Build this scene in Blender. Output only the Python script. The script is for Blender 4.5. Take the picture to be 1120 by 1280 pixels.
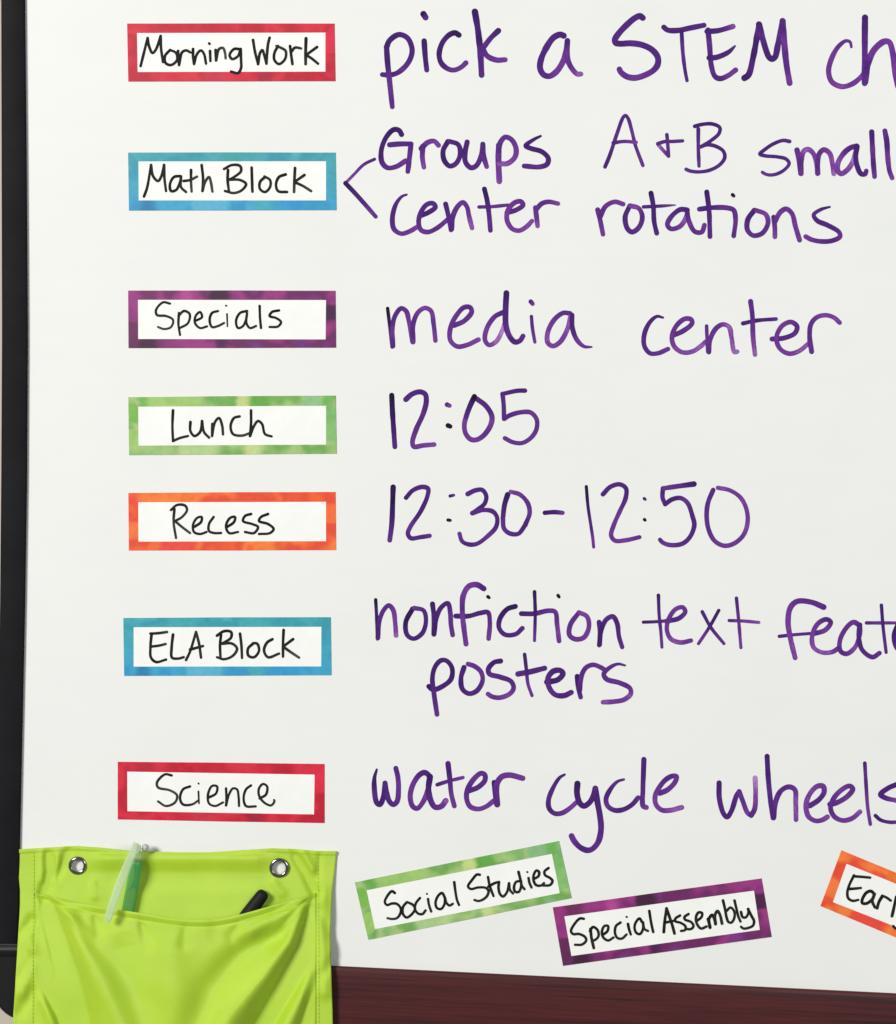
import bpy, bmesh, math, random
from mathutils import Vector

# ------------------------------------------------------------------ camera, world, lamps, exposure
SC = bpy.context.scene
for o in list(bpy.data.objects):
    bpy.data.objects.remove(o, do_unlink=True)
COL = SC.collection
S = 0.0005          # metres on the board per photograph pixel
D = 1.10            # camera to board

cam_d = bpy.data.cameras.new('camera')
cam = bpy.data.objects.new('camera', cam_d)
COL.objects.link(cam)
cam.location = (0, -D, 0)
cam.rotation_euler = (math.radians(90), 0, 0)
cam_d.sensor_fit = 'VERTICAL'
cam_d.sensor_height = 36
cam_d.lens = 36 * D / (1280 * S)
cam_d.clip_start = 0.01
cam_d.clip_end = 50
SC.camera = cam
SC.render.resolution_x, SC.render.resolution_y = 896, 1024

world = bpy.data.worlds.new('World')
SC.world = world
world.use_nodes = True
wb = world.node_tree.nodes['Background']
wb.inputs['Color'].default_value = (0.90, 0.98, 1.0, 1)
wb.inputs['Strength'].default_value = 0.15


def area(name, loc, target, sx, sy, power, colour):
    l = bpy.data.lights.new(name, 'AREA')
    l.shape = 'RECTANGLE'
    l.size, l.size_y = sx, sy
    l.energy = power
    l.color = colour
    o = bpy.data.objects.new(name, l)
    COL.objects.link(o)
    o.location = loc
    o.rotation_euler = (Vector(target) - Vector(loc)).to_track_quat('-Z', 'Y').to_euler()
    return o


area('ceiling_lamp_key', (-3.0, -4.2, 1.75), (0.0, 0, -0.1), 1.35, 1.35, 288, (1.0, 0.975, 0.94))
area('added_fill_light', (1.9, -2.6, 0.5), (0.25, 0, -0.2), 1.4, 0.9, 27, (0.97, 1.0, 0.985))  # fill light added from the right to even out the board, no known lamp

SC.view_settings.view_transform = 'Standard'
SC.view_settings.look = 'None'
SC.view_settings.exposure = 0.04
SC.view_settings.gamma = 1
SC.view_settings.use_curve_mapping = False
SC.render.engine = 'CYCLES'


# ------------------------------------------------------------------ helpers
def P(px, py, d=0.0):
    """photograph pixel at a height d (metres) in front of the board -> world point"""
    k = (D - d) / D
    return Vector(((px - 560) * S * k, -d, (640 - py) * S * k))


def lin(c):
    return tuple((v / 255 / 12.92) if v / 255 <= 0.04045 else ((v / 255 + 0.055) / 1.055) ** 2.4 for v in c)


def tag(o, label=None, cat=None, group=None, kind=None):
    if label: o['label'] = label
    if cat: o['category'] = cat
    if group: o['group'] = group
    if kind: o['kind'] = kind
    return o


def empty(name, loc):
    o = bpy.data.objects.new(name, None)
    o.empty_display_size = 0.02
    o.location = loc
    COL.objects.link(o)
    return o


def mesh_obj(name, verts, faces, mat, parent=None, smooth=False, cols=None, uvs=None, top=None):
    """verts in world space; stored relative to the (unrotated) root 'top' or parent"""
    base = Vector((0, 0, 0))
    p = parent
    while p is not None:
        base += Vector(p.location)
        p = p.parent
    me = bpy.data.meshes.new(name)
    me.from_pydata([tuple(Vector(v) - base) for v in verts], [], faces)
    if cols is not None:
        at = me.color_attributes.new('pigment', 'FLOAT_COLOR', 'POINT')
        for i, c in enumerate(cols):
            at.data[i].color = (c[0], c[1], c[2], 1)
    if uvs is not None:
        ul = me.uv_layers.new(name='UVMap')
        for lp in me.loops:
            ul.data[lp.index].uv = uvs[lp.vertex_index]
    if smooth:
        for p_ in me.polygons: p_.use_smooth = True
    me.materials.append(mat)
    me.update()
    o = bpy.data.objects.new(name, me)
    COL.objects.link(o)
    if parent is not None:
        o.parent = parent
    return o


def bevel(o, w, seg=2):
    m = o.modifiers.new('bevel', 'BEVEL')
    m.width = w
    m.segments = seg
    m.limit_method = 'ANGLE'
    m.angle_limit = math.radians(40)
    return o


# ---- value noise in python (for printed watercolour and cloth creases)
def _h(i, j, s):
    n = (i * 374761393 + j * 668265263 + s * 974711) & 0xffffffff
    n = ((n ^ (n >> 13)) * 1274126177) & 0xffffffff
    return ((n ^ (n >> 16)) & 0xffff) / 65535.0


def vnoise(x, y, s=0):
    i, j = math.floor(x), math.floor(y)
    fx, fy = x - i, y - j
    fx = fx * fx * (3 - 2 * fx)
    fy = fy * fy * (3 - 2 * fy)
    a = _h(i, j, s) * (1 - fx) + _h(i + 1, j, s) * fx
    b = _h(i, j + 1, s) * (1 - fx) + _h(i + 1, j + 1, s) * fx
    return a * (1 - fy) + b * fy


# ------------------------------------------------------------------ materials
def mat(name, base, rough=0.5, spec=0.5, metallic=0.0):
    m = bpy.data.materials.new(name)
    m.use_nodes = True
    b = m.node_tree.nodes['Principled BSDF']
    b.inputs['Base Color'].default_value = (*base, 1)
    b.inputs['Roughness'].default_value = rough
    b.inputs['Specular IOR Level'].default_value = spec
    b.inputs['Metallic'].default_value = metallic
    return m, m.node_tree, b


def node(nt, t, **kw):
    n = nt.nodes.new(t)
    for k, v in kw.items(): setattr(n, k, v)
    return n


def noise(nt, scale, detail=4, rough=0.55, vec=None):
    n = node(nt, 'ShaderNodeTexNoise')
    n.inputs['Scale'].default_value = scale
    n.inputs['Detail'].default_value = detail
    n.inputs['Roughness'].default_value = rough
    if vec is not None: nt.links.new(vec, n.inputs['Vector'])
    return n


def ramp(nt, fac, stops):
    r = node(nt, 'ShaderNodeValToRGB')
    e = r.color_ramp.elements
    while len(e) < len(stops): e.new(0.5)
    for i, (p, c) in enumerate(stops):
        e[i].position = p
        e[i].color = (*c, 1)
    nt.links.new(fac, r.inputs['Fac'])
    return r


def objcoord(nt, scale=(1, 1, 1)):
    tc = node(nt, 'ShaderNodeTexCoord')
    mp = node(nt, 'ShaderNodeMapping')
    mp.inputs['Scale'].default_value = scale
    nt.links.new(tc.outputs['Object'], mp.inputs['Vector'])
    return mp.outputs['Vector']


def bump(nt, b, h, strength, dist):
    bp = node(nt, 'ShaderNodeBump')
    bp.inputs['Strength'].default_value = strength
    bp.inputs['Distance'].default_value = dist
    nt.links.new(h, bp.inputs['Height'])
    nt.links.new(bp.outputs['Normal'], b.inputs['Normal'])
    return bp


# white enamel of the board: faintly mottled by old wiped ink
M_board, nt, b = mat('board_enamel', (0.8, 0.8, 0.78), 0.34, 0.22)
v = objcoord(nt)
n1 = noise(nt, 9, 5, 0.6, v)
r1 = ramp(nt, n1.outputs['Fac'], [(0.30, (0.772, 0.782, 0.758)), (0.5, (0.790, 0.795, 0.775)), (0.70, (0.802, 0.802, 0.786))])
vs = objcoord(nt, (1.0, 1, 4.0))
n2 = noise(nt, 22, 3, 0.5, vs)
r2 = ramp(nt, n2.outputs['Fac'], [(0.25, (0.985, 0.987, 0.99)), (0.6, (1, 1, 1))])
mx = node(nt, 'ShaderNodeMixRGB', blend_type='MULTIPLY')
mx.inputs['Fac'].default_value = 1
nt.links.new(r1.outputs['Color'], mx.inputs['Color1'])
nt.links.new(r2.outputs['Color'], mx.inputs['Color2'])
nt.links.new(mx.outputs['Color'], b.inputs['Base Color'])
nr = noise(nt, 14, 4, 0.6, v)
rr = node(nt, 'ShaderNodeMapRange')
rr.inputs['To Min'].default_value = 0.40
rr.inputs['To Max'].default_value = 0.48
nt.links.new(nr.outputs['Fac'], rr.inputs['Value'])
nt.links.new(rr.outputs['Result'], b.inputs['Roughness'])
nb = noise(nt, 420, 3, 0.6, v)
bump(nt, b, nb.outputs['Fac'], 0.06, 0.0004)

# black plastic frame
M_frame, nt, b = mat('black_plastic', (0.017, 0.0175, 0.0195), 0.62, 0.09)
v = objcoord(nt)
n1 = noise(nt, 1500, 3, 0.6, v)
bump(nt, b, n1.outputs['Fac'], 0.25, 0.0002)
n2 = noise(nt, 30, 4, 0.6, v)
r2 = ramp(nt, n2.outputs['Fac'], [(0.3, (0.0065, 0.0067, 0.0080)), (0.7, (0.0105, 0.0108, 0.0125))])
nt.links.new(r2.outputs['Color'], b.inputs['Base Color'])
M_cap, nt, b = mat('black_cap_plastic', (0.009, 0.009, 0.0105), 0.4, 0.3)

# wall
M_wall, nt, b = mat('beige_wall_paint', (0.60, 0.54, 0.47), 0.85, 0.2)
n1 = noise(nt, 500, 4, 0.6, objcoord(nt))
bump(nt, b, n1.outputs['Fac'], 0.3, 0.0006)

# wood rail
M_wood, nt, b = mat('mahogany_rail', (0.05, 0.012, 0.012), 0.42, 0.4)
RAILV = node(nt, 'ShaderNodeMapping')
RAILV.inputs['Rotation'].default_value = (0, -0.0489, 0)
RAILV.inputs['Scale'].default_value = (1, 1, 1)
nt.links.new(node(nt, 'ShaderNodeTexCoord').outputs['Object'], RAILV.inputs['Vector'])
def railcoord(sc):
    m_ = node(nt, 'ShaderNodeMapping')
    m_.inputs['Scale'].default_value = sc
    nt.links.new(RAILV.outputs['Vector'], m_.inputs['Vector'])
    return m_.outputs['Vector']
v = railcoord((3.0, 30, 170.0))
n1 = noise(nt, 1.6, 6, 0.62, v)
r1 = ramp(nt, n1.outputs['Fac'], [(0.30, (0.018, 0.0055, 0.0065)), (0.43, (0.056, 0.0098, 0.0118)), (0.57, (0.080, 0.0132, 0.0146)), (0.70, (0.030, 0.0078, 0.0085))])
v2 = railcoord((25.0, 200, 900.0))
n2 = noise(nt, 1.5, 4, 0.6, v2)
r2 = ramp(nt, n2.outputs['Fac'], [(0.3, (0.78, 0.78, 0.78)), (0.6, (1.06, 1.06, 1.06))])
mx = node(nt, 'ShaderNodeMixRGB', blend_type='MULTIPLY')
mx.inputs['Fac'].default_value = 1
nt.links.new(r1.outputs['Color'], mx.inputs['Color1'])
nt.links.new(r2.outputs['Color'], mx.inputs['Color2'])
nt.links.new(mx.outputs['Color'], b.inputs['Base Color'])
bump(nt, b, n2.outputs['Fac'], 0.25, 0.0003)


# inks: pigment attribute = dye density per stroke, broken up by streaks along the stroke
def ink(name, stops, rough, streak, spec=0.35):
    m, nt, b = mat(name, (0, 0, 0), rough, spec)
    at = node(nt, 'ShaderNodeVertexColor', layer_name='pigment')
    sep = node(nt, 'ShaderNodeSeparateColor')
    nt.links.new(at.outputs['Color'], sep.inputs['Color'])
    uv = node(nt, 'ShaderNodeUVMap', uv_map='UVMap')
    mp = node(nt, 'ShaderNodeMapping')
    mp.inputs['Scale'].default_value = (0.16, 1.3, 1)
    nt.links.new(uv.outputs['UV'], mp.inputs['Vector'])
    n1 = noise(nt, 1.0, 3, 0.6, mp.outputs['Vector'])
    n2 = noise(nt, 900, 2, 0.5, objcoord(nt))
    a1 = node(nt, 'ShaderNodeMath', operation='MULTIPLY_ADD')
    a1.inputs[1].default_value = streak
    nt.links.new(n1.outputs['Fac'], a1.inputs[0])
    nt.links.new(sep.outputs['Red'], a1.inputs[2])
    a2 = node(nt, 'ShaderNodeMath', operation='MULTIPLY_ADD')
    a2.inputs[1].default_value = streak * 0.35
    nt.links.new(n2.outputs['Fac'], a2.inputs[0])
    nt.links.new(a1.outputs[0], a2.inputs[2])
    a3 = node(nt, 'ShaderNodeMath', operation='SUBTRACT')
    a3.inputs[1].default_value = streak * 0.675
    nt.links.new(a2.outputs[0], a3.inputs[0])
    r = ramp(nt, a3.outputs[0], stops)
    nt.links.new(r.outputs['Color'], b.inputs['Base Color'])
    return m


M_purple = ink('purple_marker_ink', [(0.0, lin((176, 132, 192))), (0.25, lin((116, 58, 148))), (0.5, lin((80, 36, 122))),
                                     (0.75, lin((56, 24, 96))), (1.0, lin((20, 10, 34)))], 0.7, 0.42, 0.1)
M_black = ink('black_pen_ink', [(0.0, lin((95, 95, 93))), (0.4, lin((42, 41, 41))), (1.0, lin((8, 8, 8)))], 0.75, 0.4, 0.06)

# printed cards
M_card, nt, b = mat('card_white', lin((242, 240, 234)), 0.5, 0.35)
n1 = noise(nt, 60, 4, 0.6, objcoord(nt))
r1 = ramp(nt, n1.outputs['Fac'], [(0.3, lin((236, 236, 232))), (0.7, lin((242, 242, 240)))])
nt.links.new(r1.outputs['Color'], b.inputs['Base Color'])
M_print, nt, b = mat('printed_border', (0.5, 0.5, 0.5), 0.45, 0.35)
at = node(nt, 'ShaderNodeVertexColor', layer_name='pigment')
n1 = noise(nt, 350, 5, 0.7, objcoord(nt))
r1 = ramp(nt, n1.outputs['Fac'], [(0.3, (0.96, 0.96, 0.96)), (0.55, (1, 1, 1)), (0.75, (1.025, 1.025, 1.025))])
mx = node(nt, 'ShaderNodeMixRGB', blend_type='MULTIPLY')
mx.inputs['Fac'].default_value = 1
nt.links.new(at.outputs['Color'], mx.inputs['Color1'])
nt.links.new(r1.outputs['Color'], mx.inputs['Color2'])
nt.links.new(mx.outputs['Color'], b.inputs['Base Color'])

# lime satin cloth
M_cloth, nt, b = mat('lime_nylon', lin((173, 207, 46)), 0.46, 0.65)
v = objcoord(nt)
n1 = noise(nt, 26, 4, 0.6, v)
r1 = ramp(nt, n1.outputs['Fac'], [(0.3, lin((168, 204, 34))), (0.7, lin((178, 211, 40)))])
nt.links.new(r1.outputs['Color'], b.inputs['Base Color'])
b.inputs['Sheen Weight'].default_value = 0.3
b.inputs['Sheen Tint'].default_value = (1.0, 0.97, 0.45, 1)
w1 = node(nt, 'ShaderNodeTexWave', wave_type='BANDS', bands_direction='X')
w1.inputs['Scale'].default_value = 900
w2 = node(nt, 'ShaderNodeTexWave', wave_type='BANDS', bands_direction='Z')
w2.inputs['Scale'].default_value = 900
nt.links.new(v, w1.inputs['Vector']); nt.links.new(v, w2.inputs['Vector'])
ad = node(nt, 'ShaderNodeMath', operation='ADD')
nt.links.new(w1.outputs['Fac'], ad.inputs[0]); nt.links.new(w2.outputs['Fac'], ad.inputs[1])
nz = noise(nt, 160, 4, 0.6, v)
ad2 = node(nt, 'ShaderNodeMath', operation='MULTIPLY_ADD')
ad2.inputs[1].default_value = 1.5
nt.links.new(nz.outputs['Fac'], ad2.inputs[0]); nt.links.new(ad.outputs[0], ad2.inputs[2])
nw = noise(nt, 75, 3, 0.5, v)
nw.inputs['Distortion'].default_value = 1.2
ad3 = node(nt, 'ShaderNodeMath', operation='MULTIPLY_ADD')
ad3.inputs[1].default_value = 5.0
nt.links.new(nw.outputs['Fac'], ad3.inputs[0]); nt.links.new(ad2.outputs[0], ad3.inputs[2])
bump(nt, b, ad3.outputs[0], 0.30, 0.00025)
M_thread, nt, b = mat('lime_thread', lin((166, 200, 46)), 0.6, 0.3)

M_chrome, nt, b = mat('nickel', (0.40, 0.38, 0.35), 0.14, 0.5, 1.0)
M_blackpen, nt, b = mat('black_pen_plastic', (0.008, 0.008, 0.008), 0.6, 0.2)
M_green, nt, b = mat('green_pen_plastic', lin((84, 188, 112)), 0.3, 0.5)
b.inputs['Alpha'].default_value = 0.6
M_clear, nt, b = mat('frosted_clear_plastic', lin((196, 218, 180)), 0.3, 0.5)
b.inputs['Alpha'].default_value = 0.48
M_greytip, nt, b = mat('grey_pen_knob', lin((178, 186, 176)), 0.35, 0.5)


# ------------------------------------------------------------------ handwriting
def catmull(pts, step):
    if len(pts) == 1:
        pts = [pts[0], (pts[0][0] + 0.4, pts[0][1] + 0.4)]
    out = []
    q = [(2 * pts[0][0] - pts[1][0], 2 * pts[0][1] - pts[1][1])] + pts + [(2 * pts[-1][0] - pts[-2][0], 2 * pts[-1][1] - pts[-2][1])]
    for i in range(1, len(q) - 2):
        p0, p1, p2, p3 = q[i - 1], q[i], q[i + 1], q[i + 2]
        # centripetal parameters
        def tj(t, a, c): return t + max(1e-4, math.hypot(c[0] - a[0], c[1] - a[1])) ** 0.5
        t0 = 0; t1 = tj(t0, p0, p1); t2 = tj(t1, p1, p2); t3 = tj(t2, p2, p3)
        n = max(2, int(math.hypot(p2[0] - p1[0], p2[1] - p1[1]) / step) + 1)
        for k in range(n):
            t = t1 + (t2 - t1) * k / n
            r = []
            for a in (0, 1):
                A1 = (t1 - t) / (t1 - t0) * p0[a] + (t - t0) / (t1 - t0) * p1[a]
                A2 = (t2 - t) / (t2 - t1) * p1[a] + (t - t1) / (t2 - t1) * p2[a]
                A3 = (t3 - t) / (t3 - t2) * p2[a] + (t - t2) / (t3 - t2) * p3[a]
                B1 = (t2 - t) / (t2 - t0) * A1 + (t - t0) / (t2 - t0) * A2
                B2 = (t3 - t) / (t3 - t1) * A2 + (t - t1) / (t3 - t1) * A3
                r.append((t2 - t) / (t2 - t1) * B1 + (t - t1) / (t2 - t1) * B2)
            out.append(tuple(r))
    out.append(pts[-1])
    return out


RNG = random.Random(7)


class Writing:
    """collects pen strokes given in photograph pixels; becomes one thin layer of ink"""
    def __init__(s, width, d0):
        s.v, s.f, s.c, s.uv = [], [], [], []
        s.w, s.d, s.n = width * 0.97, d0, 0

    def add(s, ox, oy, sc, strokes, wmul=1.0):
        for st in strokes:
            fl = ''
            if '|' in st: fl, st = st.split('|')
            runs, cur = [], []
            for tk in st.split():
                corner = tk.endswith('!')
                x, y = tk.rstrip('!').split(',')
                p = (ox + float(x) / sc, oy + float(y) / sc)
                cur.append(p)
                if corner:
                    runs.append(cur); cur = [p]
            if len(cur) > 1 or not runs: runs.append(cur)
            a = 0.60 + RNG.uniform(-0.07, 0.1); e = 0.38 + RNG.uniform(-0.12, 0.12)
            if 'K' in fl: a = 0.98; e = 0.52
            if 'k' in fl: a = 0.76; e = 0.46
            if 'L' in fl: a = 0.45; e = 0.10
            if 'l' in fl: a = 0.48; e = 0.26
            if 'G' in fl: a = e = 0.95
            wm = wmul * (0.72 if 't' in fl else 1) * (1.14 if 'w' in fl else 1)
            nr = len(runs)
            for i, r in enumerate(runs):
                s.ribbon(r, wm, a + (e - a) * i / nr, a + (e - a) * (i + 1) / nr, 'T' in fl and i == nr - 1, 'S' in fl and i == 0)

    def ribbon(s, pts, wm, d0, d1, taper, staper):
        q = catmull(pts, 0.9)
        L = [0.0]
        for i in range(1, len(q)): L.append(L[-1] + math.hypot(q[i][0] - q[i - 1][0], q[i][1] - q[i - 1][1]))
        tot = max(L[-1], 1e-6)
        base = s.d + s.n * 4e-6
        s.n += 1
        sd = RNG.uniform(0, 100)
        su = RNG.uniform(0, 500)
        rows = []
        N = len(q)

        def half(t):
            l = t * tot
            w = s.w * wm * 0.5 * (1.02 - 0.08 * t + 0.14 * (vnoise(l / 9 + sd, sd) - 0.5))
            if taper: w *= 1 - 0.60 * max(0, (t - 0.6) / 0.4) ** 1.4
            if staper: w *= 1 - 0.55 * max(0, (0.35 - t) / 0.35) ** 1.4
            return w

        def dirn(i):
            a, c = q[max(0, i - 1)], q[min(N - 1, i + 1)]
            dx, dy = c[0] - a[0], c[1] - a[1]
            l = math.hypot(dx, dy) or 1
            return dx / l, dy / l

        def row(x, y, nx, ny, h, t, l):
            dens = d0 + (d1 - d0) * t + 0.26 * (vnoise(l / 16 + sd, sd + 3) - 0.5)
            d = base + 3e-6 * t
            ids = []
            for m in (-1, -0.55, 0, 0.55, 1):
                s.v.append(P(x + nx * h * m, y + ny * h * m, d))
                dd = dens + (0.05 if abs(m) == 1 else 0.0)
                s.c.append((max(0, min(1, dd)),) * 3)
                s.uv.append((l + su, m * 1.6 + sd))
                ids.append(len(s.v) - 1)
            rows.append(ids)
        tx, ty = dirn(0); h = half(0)
        for a in (80, 62, 40, 20):
            ar = math.radians(a)
            row(q[0][0] - tx * h * math.sin(ar), q[0][1] - ty * h * math.sin(ar), -ty, tx, h * math.cos(ar), 0, -h * math.sin(ar))
        for i in range(N):
            tx, ty = dirn(i)
            t = L[i] / tot
            row(q[i][0], q[i][1], -ty, tx, half(t), t, L[i])
        h = half(1)
        for a in (20, 40, 62, 80):
            ar = math.radians(a)
            row(q[-1][0] + tx * h * math.sin(ar), q[-1][1] + ty * h * math.sin(ar), -ty, tx, h * math.cos(ar), 1, tot + h * math.sin(ar))
        for r0, r1 in zip(rows, rows[1:]):
            for k in range(4):
                s.f.append((r0[k], r1[k], r1[k + 1], r0[k + 1]))

    def build(s, name, m, parent):
        return mesh_obj(name, s.v, s.f, m, parent, cols=s.c, uvs=s.uv)


# ------------------------------------------------------------------ the setting: wall
def box(x0, x1, y0, y1, z0, z1):
    vs = [(x, y, z) for x in (x0, x1) for y in (y0, y1) for z in (z0, z1)]
    fs = [(0, 1, 3, 2), (4, 6, 7, 5), (0, 4, 5, 1), (2, 3, 7, 6), (0, 2, 6, 4), (1, 5, 7, 3)]
    return vs, fs


vs, fs = box(-1.5, 1.6, 0.020, 0.08, -1.2, 1.0)
tag(mesh_obj('wall', vs, fs, M_wall), kind='structure')

# ------------------------------------------------------------------ the whiteboard
board = empty('whiteboard', P(900, 640, 0))
tag(board, 'large white dry-erase board with black frame and purple handwritten daily schedule', 'whiteboard')

# inner edge of the frame (px) by height; the moulding bows a little
INNER = [(-400, 29), (0, 31.5), (200, 33.5), (420, 35), (600, 34), (760, 31.5), (900, 28.5), (1060, 25), (1176, 23.5), (1215, 23)]
OUTER = [(-400, 1.5), (0, 1.5), (200, 2), (420, 2.5), (600, 1.5), (760, 0), (900, -3), (1060, -6), (1176, -8), (1215, -8)]


def interp(tb, y):
    for (a, p), (c, q) in zip(tb, tb[1:]):
        if y <= c:
            t = max(0, (y - a) / (c - a))
            return p + (q - p) * t
    return tb[-1][1]


BR = 2050   # right end of the board, px (outside the photograph)
TOP = -420
# panel: front sheet subdivided vertically so that it tucks under the frame
vs, fs = box((12 - 560) * S, (BR - 560) * S, 0.0, 0.010, (640 - 1262) * S, (640 - TOP) * S)
mesh_obj('panel', vs, fs, M_board, board)

# frame: side rail swept along its height, profile with rounded front
prof = [(0.0, -0.012), (0.0, 0.0012), (0.03, 0.0020), (0.09, 0.0023), (0.5, 0.0024), (0.90, 0.0023), (0.965, 0.0020), (1.0, 0.0012), (1.0, -0.0005)]
vs, fs = [], []
ys = [TOP - 20 + (1186 - (TOP - 20)) * i / 60 for i in range(61)]
for y in ys:
    xo, xi = interp(OUTER, y), interp(INNER, y)
    for (u, d) in prof:
        vs.append(P(xo + (xi - xo) * u, y, d))
n = len(prof)
for i in range(60):
    for k in range(n - 1):
        a = i * n + k
        fs.append((a, a + 1, a + n + 1, a + n))
fr = mesh_obj('side_frame', vs, fs, M_frame, board, smooth=True)
# top rail and right rail, outside the photograph
vs, fs = box((0 - 560) * S, (BR + 30 - 560) * S, -0.0055, 0.012, (640 - TOP - 2) * S, (640 - TOP + 30) * S)
bevel(mesh_obj('top_frame', vs, fs, M_frame, board), 0.001)
vs, fs = box((BR - 560) * S, (BR + 30 - 560) * S, -0.0055, 0.012, (640 - 1330) * S, (640 - TOP - 3) * S)
bevel(mesh_obj('side_frame', vs, fs, M_frame, board), 0.001)

# rounded plastic corner cap at the lower left: extruded outline with soft edge
def cap():
    R = 44
    out = [(-10, 1179), (24.2, 1179), (24, 1210), (70, 1210), (70, 1276)]
    cx, cy = -10 + R, 1276 - R
    for k in range(0, 13):
        a = math.radians(90 + 90 * k / 12)
        out.append((cx + R * math.cos(a), cy + R * math.sin(a)))
    m = len(out)
    ccx, ccy = 25, 1225
    vs, fs = [], []
    levels = [(-0.012, 0), (0.0022, 0), (0.0032, 1.2), (0.0036, 3.5)]
    for d, ins in levels:
        for (x, y) in out:
            l = math.hypot(x - ccx, y - ccy)
            vs.append(P(x - (x - ccx) / l * ins, y - (y - ccy) / l * ins, d))
    for li in range(len(levels) - 1):
        for k in range(m):
            a, b2 = li * m + k, li * m + (k + 1) % m
            fs.append((a, b2, b2 + m, a + m))
    fs.append(tuple((len(levels) - 1) * m + k for k in range(m)))
    return vs, fs


vs, fs = cap()
mesh_obj('corner_cap', vs, fs, M_cap, board)
# raised band across the cap's top
vs, fs = [], []
for i in range(9):
    t = i / 8
    y = 1181 + 16 * t
    d = 0.0034 + 0.0016 * math.sin(math.pi * t)
    for x in (-9, 22.5):
        vs.append(P(x, y, d))
for i in range(8):
    a = i * 2
    fs.append((a, a + 1, a + 3, a + 2))
mesh_obj('cap_band', vs, fs, M_cap, board, smooth=True)

# ---- purple handwriting, one part per written line
INK = 0.00006


def line(words, entries, width=7.0):
    """writes one line; every word becomes a part of its own (words are told apart by the gaps)"""
    items = []
    for ox, oy, sc, sts in entries:
        for st in sts:
            xs_ = [ox + float(tk.rstrip('!').split(',')[0]) / sc for tk in st.split('|')[-1].split()]
            items.append((min(xs_), max(xs_), ox, oy, sc, st))
    items.sort(key=lambda q: q[0])
    groups, hi = [], -1e9
    for it in items:
        if it[0] - hi > 19: groups.append([])
        groups[-1].append(it)
        hi = max(hi, it[1])
    for k, g in enumerate(groups):
        w = Writing(width, INK)
        for it in g: w.add(it[2], it[3], it[4], [it[5]])
        o = w.build('handwritten_word', M_purple, board)
        o['label'] = 'purple handwriting reading ' + words[min(k, len(words) - 1)]
    if len(groups) != len(words): print('WORDS', words, len(groups))


line(['pick', 'a', 'STEM', 'ch'], [
    (460, 0, 5.6, [
        'k|130,330 150,285 215,242 275,265 308,340 300,400 265,460 205,510 150,525 100,522',
        '130,335 137,440 150,560 170,748',
        'k|393,287 400,390 411,490', 'Kw|388,98 403,122',
        'k|636,245 610,230 570,243 520,300 498,380 512,440 560,482 605,490 655,468 685,440',
        'kw|748,82 768,200 785,350 795,525', '912,215 860,265 802,340! 835,392 900,420 960,418']),
    (660, 0, 5.6, [
        'w|250,250 225,242 180,262 130,330 90,420 85,480 110,523 150,533 200,500 245,430 268,360 276,285',
        '276,285 274,350 282,430 315,490 345,518 370,518',
        'w|803,125 785,112 750,125 690,175 630,240 608,278 614,300 645,306 720,303 800,315 870,350 908,400 908,450 880,490 820,525 750,545 690,535 650,505 640,485']),
    (840, 0, 4, [
        '-41,136 -22,150 30,152 90,140 160,126', 't|48,160 54,260 65,350 75,403',
        '180,150 188,230 197,330 215,382 240,393 280,378 318,350', '176,157 230,153 305,132', 'T|186,289 220,287 280,262 315,230',
        'w|362,390 382,375 405,290 435,122! 455,200 485,285 500,295 515,285 530,220 553,105! 560,200 572,320 588,415',
        'lS|897,235 890,210 870,204 830,235 795,300 783,360 800,410 850,433 900,420 945,385 965,360',
        'w|965,88 964,200 964,300 963,417', 'lw|966,410 980,320 1010,250 1060,208 1085,210 1105,270 1115,360 1130,430'])], 7.1)

line(['Groups', 'A + B', 'small'], [
    (420, 140, 3.7333, [
        'k|306,105 294,86 270,82 238,112 212,175 215,235 240,260 280,255 325,228', '250,153 300,149 350,149! 342,220 335,278',
        'l|405,160 403,210 410,258', 'l|398,170 428,142 458,136 478,155',
        'k|522,138 500,180 505,225 530,252 560,240 580,195 570,152 530,137',
        '612,140 602,190 605,235 630,260 655,250 678,200 685,150! 690,210 703,255',
        'lw|760,155 758,220 762,323', 'l|758,180 768,140 790,117 820,130 840,170 835,210 800,240 762,240',
        'kS|955,112 920,130 885,158 910,170 960,185 990,215 985,243 950,256 878,252']),
    (730, 130, 5.6, [
        't|147,440 180,360 230,210 275,92 290,80 308,100 335,190 360,290 412,430', 't|205,272 280,262 365,268',
        't|580,215 585,270 592,360', 'tL|592,365 555,325 517,282', 't|517,278 560,264 620,262 690,258',
        't|800,175 800,300 805,435', 't|775,156 830,142 900,140 950,165 945,205 890,255 815,300! 860,285 920,295 975,330 985,375 950,425 880,463 800,475 740,468 715,457']),
    (920, 130, 5.6, [
        't|375,262 330,255 260,280 200,320 167,350 200,362 290,370 350,385 372,415 345,455 290,488 240,497 205,490 185,478',
        'l|427,322 440,390 452,488', 'L|456,488 455,400 475,330 505,318 540,345 560,400 570,488', 'L|572,485 572,400 585,345 615,320 655,345 675,420 685,488',
        'L|845,295 800,307 750,350 712,420 715,470 735,488 775,465 815,410 840,330', '848,297 838,370 850,440 875,488 903,490 912,468',
        '950,195 955,300 962,420 970,508', '1042,188 1055,260 1062,370 1075,470 1093,518'])], 6.8)

line(['an open bracket'], [
    (420, 140, 3.7333, ['tl|180,220 130,245 85,290 44,332', 'k|44,332 85,375 130,425 185,488'])], 5.8)

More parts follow.
